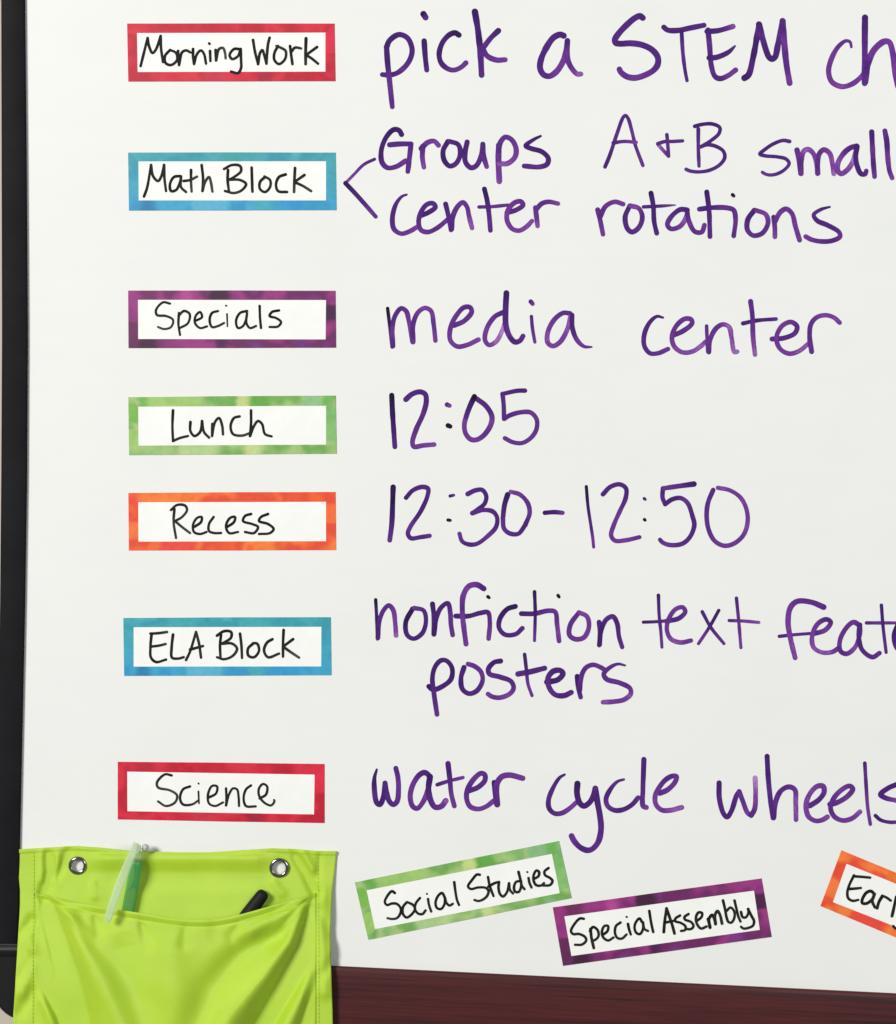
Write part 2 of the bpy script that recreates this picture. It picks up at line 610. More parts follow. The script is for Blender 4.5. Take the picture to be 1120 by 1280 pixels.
line(['center', 'rotations'], [
    (470, 230, 4, [
        'S|153,53 130,62 100,100 82,170 90,225 125,248 165,238 205,215',
        '218,160 262,142 297,115 285,97 255,102 225,140 213,190 225,230 260,240 305,220 355,180',
        '348,100 360,150 375,230', 'l|378,225 385,160 410,110 435,92 455,115 465,160 480,220',
        'k|542,25 555,80 565,150 572,232', 't|515,115 580,113 660,105',
        'l|655,143 700,130 735,105 725,88 695,92 660,130 655,180 680,223 715,233 750,215 780,185',
        'L|797,118 802,160 808,210', 'l|800,128 830,97 865,89 910,98']),
    (740, 220, 3.5, [
        'l|25,148 35,190 48,255', 'l|35,180 60,132 100,113 136,123', '165,130 145,180 155,230 175,245 205,225 220,180 205,142 168,130',
        'k|258,75 268,130 272,200 283,250', 'tT|225,135 290,132 365,127',
        'l|412,147 385,147 345,180 330,213 345,231 385,220 412,180 418,148', '415,148 425,200 450,243 480,245 492,215',
        'k|502,70 512,150 516,265', '470,145 530,138 595,140 620,150 628,190 620,262', 'tG|615,82 620,87',
        '710,150 682,190 680,235 705,260 745,250 770,205 760,168 718,150',
        'l|795,180 800,230 800,266', 'l|800,200 825,157 850,144 875,165 890,220 908,280',
        'S|1040,135 1000,147 970,170 985,195 1030,215 1080,245 1085,265 1050,283 1000,286 960,278 935,265'])], 6.5)

line(['media', 'center'], [
    (470, 355, 4, [
        'Kt|58,122 65,180 80,316', 'l|84,310 82,220 95,160 125,122 150,135 165,190 182,290', 'l|185,290 186,200 210,142 245,120 275,135 288,200 297,283',
        'l|390,207 440,185 478,140 470,117 440,117 400,160 372,220 372,282 405,312 455,305 512,278',
        'L|635,142 595,162 555,220 545,280 565,305 600,288 630,235 648,180', 'w|652,45 648,130 650,210 670,265 695,290 720,283 735,260',
        't|777,162 782,220 794,290', 'l|774,88 783,99',
        'L|970,147 935,145 890,180 858,245 860,295 885,310 920,290 955,230 972,160', 'T|980,155 982,220 1005,280 1040,312 1078,315']),
    (790, 365, 4, [
        'S|155,128 125,122 90,150 62,210 62,270 90,306 130,306 180,285',
        'l|205,217 255,195 300,157 295,137 265,134 225,165 200,220 210,270 250,301 300,298 345,270 368,248',
        't|373,170 375,230 378,300', 'L|384,300 390,240 420,182 455,162 485,175 498,230 512,300 526,298',
        '593,47 602,120 605,220 615,313', 'tw|555,157 620,143 720,135',
        'l|700,235 760,230 815,205 825,172 795,150 750,170 722,230 740,283 785,308 835,295 885,255',
        'l|898,298 888,220 895,160 925,126 970,116 1010,128 1038,153'])], 6.4)

line(['12:05'], [
    (470, 480, 5.0909, [
        'Kw|100,72 105,180 113,300 120,400', 'w|190,98 230,64 280,50 313,65 320,110 300,190 255,290 232,370 240,398 300,391 370,385',
        'l|452,131 468,138', 'G|458,264 472,270',
        'lw|642,95 700,140 737,205 730,260 690,322 645,353 605,353 572,318 562,260 585,170', 'Kw|626,80 592,155 574,210',
        '948,42 900,43 805,63! 812,130 815,222! 850,200 920,180 985,182 1022,225 1020,290 985,343 930,375 870,370 820,345'])], 6.0)

line(['12:30 -', '12:50'], [
    (470, 590, 4.6667, [
        'Kw|100,88 97,180 92,300 80,398', '175,150 215,107 270,87 303,97 300,140 260,230 200,320 186,360 203,386 260,380 313,372',
        'tk|432,140 453,135', 'tG|420,280 433,282',
        '535,128 580,107 620,105 643,140 633,185 600,213 562,240! 620,222 680,230 706,265 700,320 650,375 590,418 545,423 503,405 487,360',
        'kw|768,132 750,190 740,270', '740,270 747,330 780,358 830,360 870,310', 'l|870,310 896,240 885,182 840,132 785,115', 'k|985,238 1040,234 1088,238']),
    (720, 590, 4.6667, [
        'Kt|60,85 70,200 88,320', 't|88,320 97,380 103,438', '157,130 200,87 255,72 291,95 290,150 255,230 220,310 205,370 227,400 290,398 370,380',
        'tk|398,155 404,160', 'tG|399,277 403,281',
        'w|688,70 600,82 512,95', '507,95 505,150 520,188! 560,160 610,152 650,180 680,260 690,310 665,378 620,418 550,426 507,412 490,395',
        'l|800,105 770,180 762,260 775,340 810,403 865,430 920,418 975,370 1000,300 995,220 960,150 900,108 828,92'])], 6.0)

line(['nonfiction', 'text', 'feat'], [
    (455, 720, 3.2941, [
        'Kt|48,98 52,170 55,260', '57,255 62,190 80,142 102,121 120,140 128,190 132,245',
        'k|200,135 172,190 178,243 205,258 240,235 255,185 245,142 207,132',
        '282,115 288,170 287,240', '288,240 300,165 320,127 345,112 355,150 358,200 365,243',
        'lw|493,52 465,36 432,42 409,80 405,150 412,220 420,280', '378,165 430,165 480,152 510,150 518,190 513,258', 'tG|510,85 515,89',
        'k|623,125 590,136 560,175 556,213 580,241 625,239 652,215',
        'kt|702,65 705,150 702,266', '648,155 700,155 760,143 787,148 795,200 803,268', 'tG|799,80 803,86',
        'l|885,150 850,200 846,243 870,260 905,253 926,210 918,167 888,151',
        'l|968,190 972,230 968,285', '970,283 977,220 1000,177 1025,167 1042,195 1050,250 1063,293']),
    (790, 730, 3.3939, [
        'kt|112,48 115,130 122,200 127,268', 't|48,162 100,160 150,156', 'l|145,158 200,145 226,117 215,99 185,107 155,150 148,195 165,233 205,248 250,240',
        't|298,118 335,185 390,253', 't|368,112 330,180 282,253', 't|443,60 452,150 462,270', 'tl|412,155 470,157 538,163',
        'lw|813,98 760,77 700,74 672,100 662,160 672,230 692,313', 't|625,222 690,215 755,210',
        'l|765,212 820,195 843,162 825,150 790,167 765,215 770,268 805,290 850,288 878,270',
        'l|965,175 940,162 910,185 882,240 885,285 910,296 945,270 966,215 968,172', '966,175 962,225 977,280 1020,310 1050,293',
        't|1058,90 1065,180 1078,290', 't|995,165 1060,165 1130,165', 'k|1128,172 1112,215 1118,262 1140,290'])], 6.3)

line(['posters'], [
    (520, 810, 4, [
        'k|64,192 85,208 130,193 175,155 180,100 153,64 125,62 95,95 82,150 90,230 105,332',
        '240,97 225,150 232,205 265,228 305,213 333,160 323,117 290,90 260,80',
        '423,65 390,72 362,105 367,129 420,145 475,167 488,200 470,228 420,248 380,243 360,230',
        't|543,32 552,110 560,180 580,238', 'w|510,130 570,119 643,101',
        'kw|655,170 710,158 735,127 720,112 685,117 660,150 665,195 695,233 740,238 776,222',
        'k|806,142 810,190 823,246', '818,210 827,140 850,98 885,84 920,95 945,110',
        'lS|1045,87 1010,80 970,97 939,130 952,155 1020,175 1070,202 1073,230 1040,258 990,268 935,271'])], 6.5)

line(['water', 'cycle', 'wheels'], [
    (455, 940, 5.3333, [
        'S|85,117 70,170 70,260 85,338 105,350 125,315 140,207! 150,270 170,330 195,350 220,330 230,250 226,170 212,108',
        'l|438,160 405,137 370,152 325,220 308,300 325,363 355,376 395,330 425,250 440,165', 'w|440,165 430,250 447,330 475,368 515,362 545,325',
        '560,77 572,180 582,280 602,360', 't|488,218 560,195 660,170',
        'l|702,258 760,235 805,190 805,152 780,142 735,177 690,250 684,310 707,363 760,380 815,363 865,325',
        '868,203 875,280 883,350', 'lw|888,350 882,260 890,202 920,164 970,154 1058,175']),
    (670, 940, 5.6, [
        'S|200,158 165,180 120,250 87,340 94,398 130,430 180,428 235,395 280,355',
        'kw|290,222 287,290 307,358 335,378 375,353 400,310 413,258', 'w|415,255 430,350 448,450 455,540 435,630 395,678 360,688 310,668 265,620 249,588',
        'S|615,192 570,207 520,262 490,330 502,378 550,408 610,403 670,370 715,320', '755,52 752,150 748,270 750,378 772,388',
        'l|868,288 920,265 972,212 983,172 960,167 910,192 860,252 834,310 840,368 880,406 940,408 1020,388']),
    (880, 930, 4.6667, [
        '88,227 90,320 115,408 135,426 160,390 190,300 205,277! 225,330 255,403 275,416', 'L|275,416 295,380 301,290 298,198',
        '368,72 375,200 388,330 402,432', 'l|405,430 420,330 450,272 495,250 530,267 535,340 537,442',
        'l|618,360 670,325 700,282 695,247 660,247 615,295 595,360 610,423 650,448 690,443 720,425',
        'l|735,352 780,340 840,302 868,262 850,245 810,262 760,312 738,370 760,423 810,446 865,433 910,395',
        't|938,112 945,230 955,370 970,468', '1140,230 1075,257 1030,295 1060,315 1125,330', 't|1000,418 1030,443 1080,456 1140,455'])], 6.8)

# ------------------------------------------------------------------ wooden rail under the board
vs, fs = [], []
# profile: (offset below its top edge in px, height in front of board)
pr = [(0.0, -0.002), (0.0, 0.0020), (0.6, 0.0027), (1.8, 0.0032), (4.0, 0.0036), (8, 0.0039), (14, 0.0041), (40, 0.0043), (90, 0.0043), (130, 0.0040), (134, 0.0), (134, -0.002)]
xs = [80 + (2030 - 80) * i / 40 for i in range(41)]
for x in xs:
    yt = 1207 + (x - 415) * (1241.5 - 1207) / 705
    for off, d in pr:
        vs.append(P(x, yt + off, d))
n = len(pr)
for i in range(40):
    for k in range(n - 1):
        a = i * n + k
        fs.append((a, a + n, a + n + 1, a + 1))
fs.append(tuple(range(n)))
fs.append(tuple(40 * n + k for k in reversed(range(n))))
rail = mesh_obj('wooden_rail', vs, fs, M_wood, smooth=True)
tag(rail, 'dark reddish brown wooden rail running along the bottom edge of the whiteboard', 'rail')

# ------------------------------------------------------------------ magnetic word cards
PAL = {
    'red': [(200, 24, 54), (210, 42, 64), (184, 24, 50), (204, 27, 55)],
    'blue': [(58, 156, 176), (66, 162, 190), (52, 148, 184), (86, 174, 200)],
    'purple': [(130, 44, 114), (150, 52, 124), (104, 36, 92), (116, 50, 126)],
    'green': [(122, 174, 98), (160, 190, 122), (112, 164, 82), (136, 180, 124)],
    'orange': [(236, 98, 44), (224, 72, 48), (240, 124, 58), (230, 84, 44)],
}
# printed patches: (side, from, to, colour, strength) ; side t b l r
PATCH = {
    'red': [('t', .10, .17, (186, 30, 56), .8), ('t', .43, .52, (190, 26, 52), .8), ('b', .62, .70, (158, 26, 54), .8), ('b', .36, .47, (196, 52, 78), .6), ('r', .0, .5, (222, 40, 74), .7)],
    'blue': [('b', .30, .48, (96, 176, 206), .8), ('b', .60, .68, (72, 166, 178), .8), ('t', .0, .08, (64, 166, 178), .6), ('b', .06, .12, (36, 116, 164), .8), ('b', .72, .85, (44, 144, 200), .6)],
    'purple': [('t', .39, .49, (62, 26, 56), .95), ('t', .06, .14, (100, 38, 84), .8), ('t', .25, .31, (178, 72, 148), .8), ('b', .05, .13, (60, 24, 54), .9), ('b', .42, .47, (72, 26, 74), .9), ('b', .80, .88, (108, 48, 130), .6),
               ('l', .55, 1.0, (92, 36, 78), .8), ('r', .25, .5, (64, 24, 66), .9), ('r', .1, .2, (120, 40, 120), .6), ('b', .0, .04, (88, 36, 80), .8)],
    'green': [('t', .52, .59, (192, 206, 132), .95), ('t', .59, .68, (98, 162, 68), .95), ('b', .56, .63, (192, 208, 138), .95), ('t', .05, .09, (104, 168, 72), .8), ('t', .10, .34, (158, 194, 108), .8), ('b', .24, .42, (176, 202, 142), .8),
              ('t', .84, .93, (136, 184, 136), .8), ('l', .1, .45, (112, 176, 66), .8), ('l', .55, .9, (156, 196, 104), .8), ('r', .2, .8, (120, 182, 106), .7), ('t', .94, 1., (104, 174, 88), .8)],
    'orange': [('t', .25, .30, (228, 112, 40), .8), ('b', .15, .33, (228, 66, 58), .9), ('b', .70, .75, (216, 84, 42), .8), ('t', .55, .72, (226, 74, 48), .7), ('l', .5, .8, (240, 122, 62), .8), ('r', .2, .55, (238, 112, 52), .8)],
}


def card_colour(kind, side, t, X, Y, seed):
    """printed watercolour at card position X (0..1 along) Y (0..1 down); t is the position along that side"""
    pal = PAL[kind]
    n = vnoise(X * 10 + seed, Y * 3.0, seed + 1)
    m = vnoise(X * 26 + 9, Y * 8 + seed, seed + 2)
    k = 0.75 * n + 0.25 * m
    f = k * 3.4 - 0.2
    i = max(0, min(2, int(f)))
    u = max(0, min(1, (f - i)))
    u = u * u * (3 - 2 * u)
    c = [pal[i][a] * (1 - u) + pal[i + 1][a] * u for a in range(3)]
    if kind == 'blue':
        g = max(0, min(1, (Y - 0.1) / 0.8))
        c = [c[0] * (1 - .08 * g), c[1] * (1.0 - .02 * g), c[2] * (0.90 + .14 * g)]
    for sd, a, e, pc, st in PATCH[kind]:
        if sd == side:
            wob = 0.022 * (vnoise(Y * 40, X * 3, 5) - 0.5)
            w = min(max((t - a + wob) / 0.02 + .5, 0), 1) * min(max((e - t + wob) / 0.035 + .5, 0), 1) * st
            c = [c[q] * (1 - w) + pc[q] * w for q in range(3)]
    j = 0.97 + 0.06 * vnoise(X * 70, Y * 20, seed + 4)
    return lin([min(255, v_ * j) for v_ in c])


TH = 0.00035


def card(name_label, kind, ox, oy, sc, outer, inner, strokes, seed, wid=4.0):
    to = lambda q: [(ox + x / sc, oy + y / sc) for x, y in q]
    O, I = to(outer), to(inner)
    cx = sum(p[0] for p in O) / 4; cy = sum(p[1] for p in O) / 4
    root = empty('word_card', P(cx, cy, 0.0002))
    tag(root, name_label, 'label magnet', 'magnetic word cards on the whiteboard')
    # body
    vs = [P(x, y, 0.0002) for x, y in O] + [P(x, y, TH) for x, y in O]
    fs = [(0, 1, 2, 3), (7, 6, 5, 4)] + [(k, k + 4, (k + 1) % 4 + 4, (k + 1) % 4) for k in range(4)]
    mesh_obj('card', vs, fs, M_card, root)
    # printed border, a mitred ring
    vs, fs, cs = [], [], []
    A = 6
    dd = TH + 0.00003

    def uvpos(x, y):
        # card coordinates by projection on the outer edges
        ux, uy = O[1][0] - O[0][0], O[1][1] - O[0][1]
        vx, vy = O[3][0] - O[0][0], O[3][1] - O[0][1]
        px_, py_ = x - O[0][0], y - O[0][1]
        det = ux * vy - uy * vx
        return (px_ * vy - py_ * vx) / det, (ux * py_ - uy * px_) / det
    for side, (a, b2) in zip('trbl', ((0, 1), (1, 2), (2, 3), (3, 0))):
        N = 130 if side in 'tb' else 36
        st = len(vs)
        for i in range(N + 1):
            t = i / N
            for j in range(-1, A + 1):
                s_ = max(j, 0) / A
                xo = O[a][0] + (O[b2][0] - O[a][0]) * t; yo = O[a][1] + (O[b2][1] - O[a][1]) * t
                xi = I[a][0] + (I[b2][0] - I[a][0]) * t; yi = I[a][1] + (I[b2][1] - I[a][1]) * t
                x, y = xo + (xi - xo) * s_, yo + (yi - yo) * s_
                gx, gy = (x - cx), (y - cy)
                gl = math.hypot(gx, gy)
                vs.append(P(x, y, dd) if j >= 0 else P(x + gx / gl * 0.35, y + gy / gl * 0.35, 0.00015))
                X, Y = uvpos(x, y)
                tt = X if side in 'tb' else Y
                cs.append(card_colour(kind, side, tt, X, Y, seed))
        for i in range(N):
            for j in range(A + 1):
                p = st + i * (A + 2) + j
                fs.append((p, p + 1, p + A + 3, p + A + 2))
    mesh_obj('border', vs, fs, M_print, root, cols=cs)
    w = Writing(wid * 0.92, dd + 0.00003)
    for e in strokes: w.add(*e)
    w.build('handwriting', M_black, root)
    return root


card('red bordered white word card reading Morning Work, top of the column', 'red', 150, 20, 4,
     [(37, 38), (1072, 38), (1077, 325), (43, 327)], [(85, 85), (1027, 83), (1027, 278), (88, 280)],
     [(150, 20, 4, ['103,250 118,190 138,110! 145,150 162,185 178,170 203,100! 205,160 215,230', '250,170 225,200 228,235 255,245 285,220 280,185 252,170',
                    '290,175 290,205 295,245! 310,182 330,172 352,182', '365,165 365,200 370,240! 385,190 405,172 420,190 430,238',
                    '450,175 452,225', '446,137 448,140', '478,170 480,222! 495,165 515,160 525,185 528,212',
                    '595,165 570,165 548,195 560,215 590,200 602,165', '603,165 605,220 605,260 590,285 555,278',
                    '665,120 675,180 690,240! 700,185 712,170 722,200 732,238! 735,190 740,140 748,108', '790,150 772,185 772,220 795,240 825,215 828,175 800,157 782,150',
                    '850,150 855,190 862,240', '855,180 875,158 905,162', 'w|930,112 928,180 928,240', '985,155 930,195! 955,210 990,238'])], 11)
card('blue bordered white word card reading Math Block beside the purple bracket', 'blue', 150, 180, 4,
     [(42, 43), (1078, 43), (1082, 330), (46, 332)], [(92, 87), (1030, 86), (1030, 282), (93, 282)],
     [(150, 180, 4, ['120,262 135,220 155,105! 165,160 190,185 205,165 220,105! 222,170 230,235', '300,160 270,165 250,200 255,235 280,230 300,190 305,162! 305,215 330,240',
                     '355,130 355,190 358,238', '318,185 350,180 385,163', '408,105 415,170 412,235! 425,190 445,165 455,195 462,238',
                     '540,130 538,180 545,240', '520,125 560,105 600,110 605,135 570,165 545,178! 600,180 630,200 610,230 570,245 525,235',
                     '658,118 660,180 662,238', '725,165 700,190 700,225 725,240 750,215 750,180 722,162', '828,152 795,165 780,200 790,235 835,240',
                     '875,120 872,180 870,240', '922,155 872,190! 915,210 955,235'])], 23)
card('purple bordered white word card reading Specials, level in the column', 'purple', 150, 350, 4,
     [(42, 53), (1077, 54), (1080, 338), (44, 340)], [(90, 99), (1030, 100), (1028, 297), (91, 295)],
     [(150, 350, 4, ['l|250,118 215,112 180,150 185,175 230,180 265,200 255,235 220,245 190,235', '295,165 292,220 300,275', '292,180 320,155 348,170 340,215 300,240',
                     '375,205 410,185 400,160 378,180 375,215 400,240 435,232', '490,155 460,165 448,200 460,235 490,230 520,215',
                     't|535,170 537,232', 'tL|530,128 533,129', 'k|635,155 600,165 580,205 590,240 615,230 632,190 635,165! 632,215 650,240 680,230',
                     'k|698,130 700,190 705,240', 'k|795,152 760,160 748,180 780,190 805,210 790,232 748,235'])], 37, 3.6)
card('green bordered white word card reading Lunch, level in the column', 'green', 150, 485, 4,
     [(43, 46), (1078, 38), (1083, 328), (47, 335)], [(91, 93), (1030, 89), (1030, 283), (92, 288)],
     [(150, 485, 4, ['265,112 262,190 265,265! 300,250 340,240', '352,170 352,215 372,240 400,220 410,165! 420,220 445,248', '462,180 460,240! 475,170 495,150 510,185 515,232',
                     '598,142 570,150 553,190 565,230 610,238 650,225', 'k|655,112 655,180 650,240! 670,190 690,165 710,180 725,230 758,242'])], 41, 3.9)
card('orange bordered white word card reading Recess, level in the column', 'orange', 150, 605, 4,
     [(43, 45), (1077, 40), (1080, 330), (46, 332)], [(91, 91), (1030, 89), (1030, 286), (92, 288)],
     [(150, 605, 4, ['l|272,125 268,190 280,270', 'l|255,130 285,105 325,108 335,130 310,165 275,185! 310,215 350,245', '370,215 405,190 408,165 385,170 365,205 370,240 400,250 432,240',
                     '468,165 445,200 445,235 470,245 505,245', 'k|535,215 570,190 575,165 550,170 530,210 545,245 590,240', 'k|655,150 625,160 615,185 660,200 690,215 670,245 625,240',
                     'k|740,150 705,165 695,185 740,200 768,225 750,245 695,250'])], 53, 3.8)
card('blue bordered white word card reading ELA Block, below the orange Recess card', 'blue', 145, 762, 4,
     [(38, 42), (1073, 38), (1077, 328), (42, 331)], [(88, 88), (1027, 86), (1026, 284), (88, 285)],
     [(145, 762, 4, ['178,120 172,190 175,240 200,262 250,250', '172,120 210,118 255,112', '175,185 215,180 248,172', '285,125 278,190 280,240 310,245 338,238',
                     '350,252 370,210 400,112! 415,170 425,240', '370,200 435,182', 'k|525,125 520,180 522,235', '505,130 540,108 575,112 575,140 530,170! 580,170 605,195 585,230 540,248 505,238',
                     '620,120 627,180 630,242', 'k|685,170 660,195 662,230 690,238 715,205 705,170 685,168', '782,148 755,165 740,205 760,238 815,220',
                     'k|838,102 835,170 835,235', '885,148 835,185! 870,210 915,240'])], 24, 4.0)
card('red bordered white word card reading Science, just above the lime pocket', 'red', 140, 943, 4,
     [(30, 37), (1062, 48), (1062, 343), (30, 325)], [(76, 86), (1013, 101), (1010, 300), (77, 284)],
     [(140, 943, 4, ['l|298,105 265,100 225,140 230,165 290,180 325,205 315,240 270,258 230,235', '390,160 355,175 340,220 355,250 400,250 432,230', 't|432,185 435,245', 't|432,145 434,147',
                     'k|485,215 520,195 525,160 500,158 480,200 485,245 515,258 555,240', '570,170 572,215 570,255! 585,200 605,170 625,175 633,215 635,258',
                     '695,155 670,175 658,220 670,258 718,260', '738,220 770,200 775,160 755,148 735,170 735,205 760,240 795,255 812,235 810,228'])], 12, 3.6)
card('green bordered white word card reading Social Studies, tilted up to the right', 'green', 430, 1040, 3.7333,
     [(52, 235), (1003, 42), (1062, 308), (115, 503)], [(105, 272), (970, 102), (1007, 285), (145, 453)],
     [(460, 1070, 8, ['k|268,370 240,352 200,390 168,460 190,490 240,475 290,480 325,520 325,570 290,620 240,630 195,622', 'k|385,465 350,510 350,580 385,615 430,590 470,530 450,490 390,460',
                      'k|520,420 480,470 470,530 500,575 545,580 575,545', '600,430 610,490 632,555', 't|588,378 592,380', 'k|770,420 740,370 700,400 675,470 690,520 730,530 765,480 770,422! 785,470 815,495 848,478',
                      'k|862,262 875,360 890,440 910,490']),
      (570, 1060, 8, ['k|238,268 210,265 160,320 120,385 150,410 220,395 300,400 325,430 310,480 260,520 220,530 185,520', 'k|320,290 335,370 355,430 375,480', 'k|325,385 390,350 430,340! 425,400 440,460 470,485 510,440 530,352! 540,420 570,455',
                      'k|640,330 600,340 580,390 590,435 625,440 650,390 650,330', 'k|625,240 645,320 660,380 685,412', '725,300 735,350 755,395', 't|712,240 715,242',
                      'k|780,310 825,280 830,240 805,225 780,260 775,320 800,370 850,375 880,350', 'k|925,200 885,235 890,270 940,300 965,330 940,370 870,375'])], 42, 3.9)
card('purple bordered white word card reading Special Assembly, tilted up to the right', 'purple', 680, 1090, 3.7333,
     [(42, 165), (1015, 30), (1062, 303), (90, 438)], [(95, 207), (980, 87), (1007, 270), (128, 392)],
     [(700, 1120, 8, ['k|238,228 200,225 145,280 110,350 130,380 190,380 250,410 262,445 220,485 150,488', 'kw|305,330 315,420 338,520', 'k|300,350 330,310 375,340 385,400 350,440 325,445',
                      'k|425,390 475,350 480,300 445,300 420,350 430,410 480,445 535,415', 'k|605,265 560,300 550,370 575,420 620,425 665,385', 'k|680,280 690,330 708,385', 't|665,208 670,212',
                      'k|820,260 795,225 760,260 745,320 765,370 800,380 830,330 830,262! 845,330 880,350', 'k|893,150 905,230 918,300 932,360']),
      (820, 1100, 8, ['kw|78,520 85,430 105,285! 135,370 165,460 185,535', 'k|95,425 170,410', 'k|240,355 195,385 190,410 250,430 295,465 290,500 250,510', 'k|325,340 285,370 290,395 350,420 375,460 350,490 300,490',
                      'k|405,410 455,370 460,330 425,325 400,370 410,440 450,485 505,465', 'kw|520,390 530,430 540,475! 530,390 560,350 580,380 595,440! 590,350 615,310 640,350 660,435',
                      'k|670,205 690,290 705,370 725,420 755,425 785,370 780,310 745,275 705,310', 'k|785,205 805,290 825,370 845,415', 'k|850,320 865,370 895,375 920,340 925,290', 'k|920,290 955,360 980,410 970,455 920,480 875,485 850,468'])], 38, 3.9)
card('orange bordered white word card tilted down to the right, cut off by the photo edge', 'orange', 1010, 1050, 9.1429,
     [(385, 118), (2565, 1021), (2325, 1658), (145, 755)], [(440, 272), (2432, 1076), (2280, 1492), (285, 710)],
     [(1010, 1050, 9.1429, ['k|525,405 470,520 450,600 460,665 510,695 575,685', 'k|525,415 600,420 710,430', 'k|470,560 540,555 605,548', 'kw|760,620 720,585 670,600 620,680 620,720 670,725 740,670 760,617! 735,700 765,770',
                            'kw|850,640 810,710 790,780', 'k|820,690 860,645 900,660 945,692', 'kw|1010,650 985,760 960,870', 'k|975,985 1000,1010 1040,1020'])], 54, 4.0)

# ------------------------------------------------------------------ lime cloth pocket
pocket = empty('cloth_pocket', P(218, 1240, 0.003))
tag(pocket, 'lime green nylon pocket with two metal eyelets hanging at the lower left of the whiteboard', 'pocket')

XL = [(1050, 20), (1062, 20), (1085, 22.5), (1113, 25), (1132, 25), (1180, 22), (1230, 19), (1280, 16), (1440, 10)]
XR = [(1050, 421), (1064, 421), (1085, 419), (1112, 415.5), (1160, 413), (1200, 413.5), (1240, 415), (1280, 416), (1440, 420)]
YT = [(0, 1062), (.06, 1060.5), (.19, 1057.5), (.26, 1059.5), (.36, 1063.5), (.50, 1065.5), (.60, 1065.5), (.70, 1063), (.80, 1060.5), (.88, 1061.5), (.94, 1064), (1.0, 1064)]
YB = 1432
EYES = [(97, 1082, 11.6), (349, 1085, 12.6)]


def segdist(px, py, pl):
    best, bt = 1e9, 0
    n_ = len(pl) - 1
    for i in range(n_):
        (x0, y0), (x1, y1) = pl[i], pl[i + 1]
        dx, dy = x1 - x0, y1 - y0
        t = max(0, min(1, ((px - x0) * dx + (py - y0) * dy) / (dx * dx + dy * dy)))
        q = math.hypot(px - x0 - dx * t, py - y0 - dy * t)
        if q < best: best, bt = q, (i + t) / n_
    return best, bt


def crease(px, py, folds):
    h = 0
    for pl, amp, w0, w1 in folds:
        q, t = segdist(px, py, pl)
        w = w0 + (w1 - w0) * t
        fade = min(1, t / 0.25 + 0.15)
        h += amp * fade * math.exp(-(q / w) ** 2)
    return h


BACKF = [
    ([(60, 1062), (64, 1090), (54, 1120)], -0.0036, 5, 7),
    ([(52, 1060), (52, 1100)], 0.0012, 4, 4),
    ([(88, 1058), (80, 1080), (72, 1098)], -0.0028, 5, 4),
    ([(72, 1060), (70, 1100)], 0.0014, 5, 5),
    ([(366, 1066), (382, 1090), (394, 1116)], -0.0034, 4, 6),
    ([(376, 1060), (390, 1086)], 0.0018, 5, 5),
    ([(400, 1064), (398, 1096)], -0.0012, 3, 4),
    ([(116, 1098), (118, 1120)], 0.0012, 5, 6),
    ([(338, 1098), (352, 1116)], 0.0014, 6, 7),
    ([(26, 1150), (40, 1190), (28, 1240)], 0.0020, 9, 9),
    ([(22, 1172), (40, 1150)], -0.0022, 6, 7),
    ([(20, 1230), (40, 1196)], -0.0016, 7, 7),
    ([(404, 1100), (402, 1160), (406, 1240)], 0.0020, 8, 8),
    ([(396, 1130), (414, 1170)], -0.0014, 6, 7),
    ([(398, 1226), (416, 1200)], -0.0014, 6, 7),
    ([(20, 1275), (40, 1240)], -0.0018, 8, 8),
]


def lean(y):
    t = max(0, min(1, (y - 1066) / 190))
    return 1.05 * t * t * (3 - 2 * t)


def tophem(x, y):
    # the cloth buckles between the eyelets: out at the hem, in below it, out again over the pens
    w = max(0, min(1, (x - 100) / 30)) * max(0, min(1, (352 - x) / 30))
    pts = [(1040, 0), (1064, 0.0002), (1073, 0.0030), (1093, 0.0003), (1098, 0.0002), (1120, 0.0027), (1140, 0.0027), (1200, 0.0), (1600, 0)]
    for (a, p), (c, q) in zip(pts, pts[1:]):
        if y <= c:
            t = (y - a) / (c - a)
            t = t * t * (3 - 2 * t)
            return w * (p + (q - p) * t)
    return 0


def d_back(x, y):
    lo = lean(y)
    d = 0.0014 + 0.0078 * lo + tophem(x, y)
    # stretched between the eyelets
    d += 0.0010 * math.sin((x - 20) / 400 * math.pi) * (1 - lo)
    d += crease(x, y, BACKF)
    d += 0.0004 * (vnoise(x / 26, y / 30, 3) - 0.5)
    return max(d, 0.0006 + (0.0046 if y > 1203 else 0))


def back_edge_hem(u, y, yt):
    # doubled cloth at the top and sides reads as a slight step
    e = 0
    if y - yt < 5: e += 0.0005
    return e


vs, fs = [], []
NU, NV = 200, 150
for j in range(NV + 1):
    for i in range(NU + 1):
        u, v_ = i / NU, j / NV
        yt = interp(YT, u)
        y = yt + (YB - yt) * v_ ** 1.25
        x0, x1 = interp(XL, y), interp(XR, y)
        x = x0 + (x1 - x0) * u
        d = d_back(x, y) + back_edge_hem(u, y, yt)
        vs.append(P(x, y, d))
pxs = [((v[0] / (S * (D + v[1]) / D)) + 560, 640 - v[2] / (S * (D + v[1]) / D)) for v in vs]
for j in range(NV):
    for i in range(NU):
        a = j * (NU + 1) + i
        cx = (pxs[a][0] + pxs[a + NU + 2][0]) / 2; cy = (pxs[a][1] + pxs[a + NU + 2][1]) / 2
        if any(math.hypot(cx - ex, cy - ey) < er * 0.74 for ex, ey, er in EYES): continue
        fs.append((a, a + NU + 1, a + NU + 2, a + 1))
bp = mesh_obj('back_panel', vs, fs, M_cloth, pocket, smooth=True)
sm = bp.modifiers.new('thickness', 'SOLIDIFY'); sm.thickness = 0.0005; sm.offset = -1

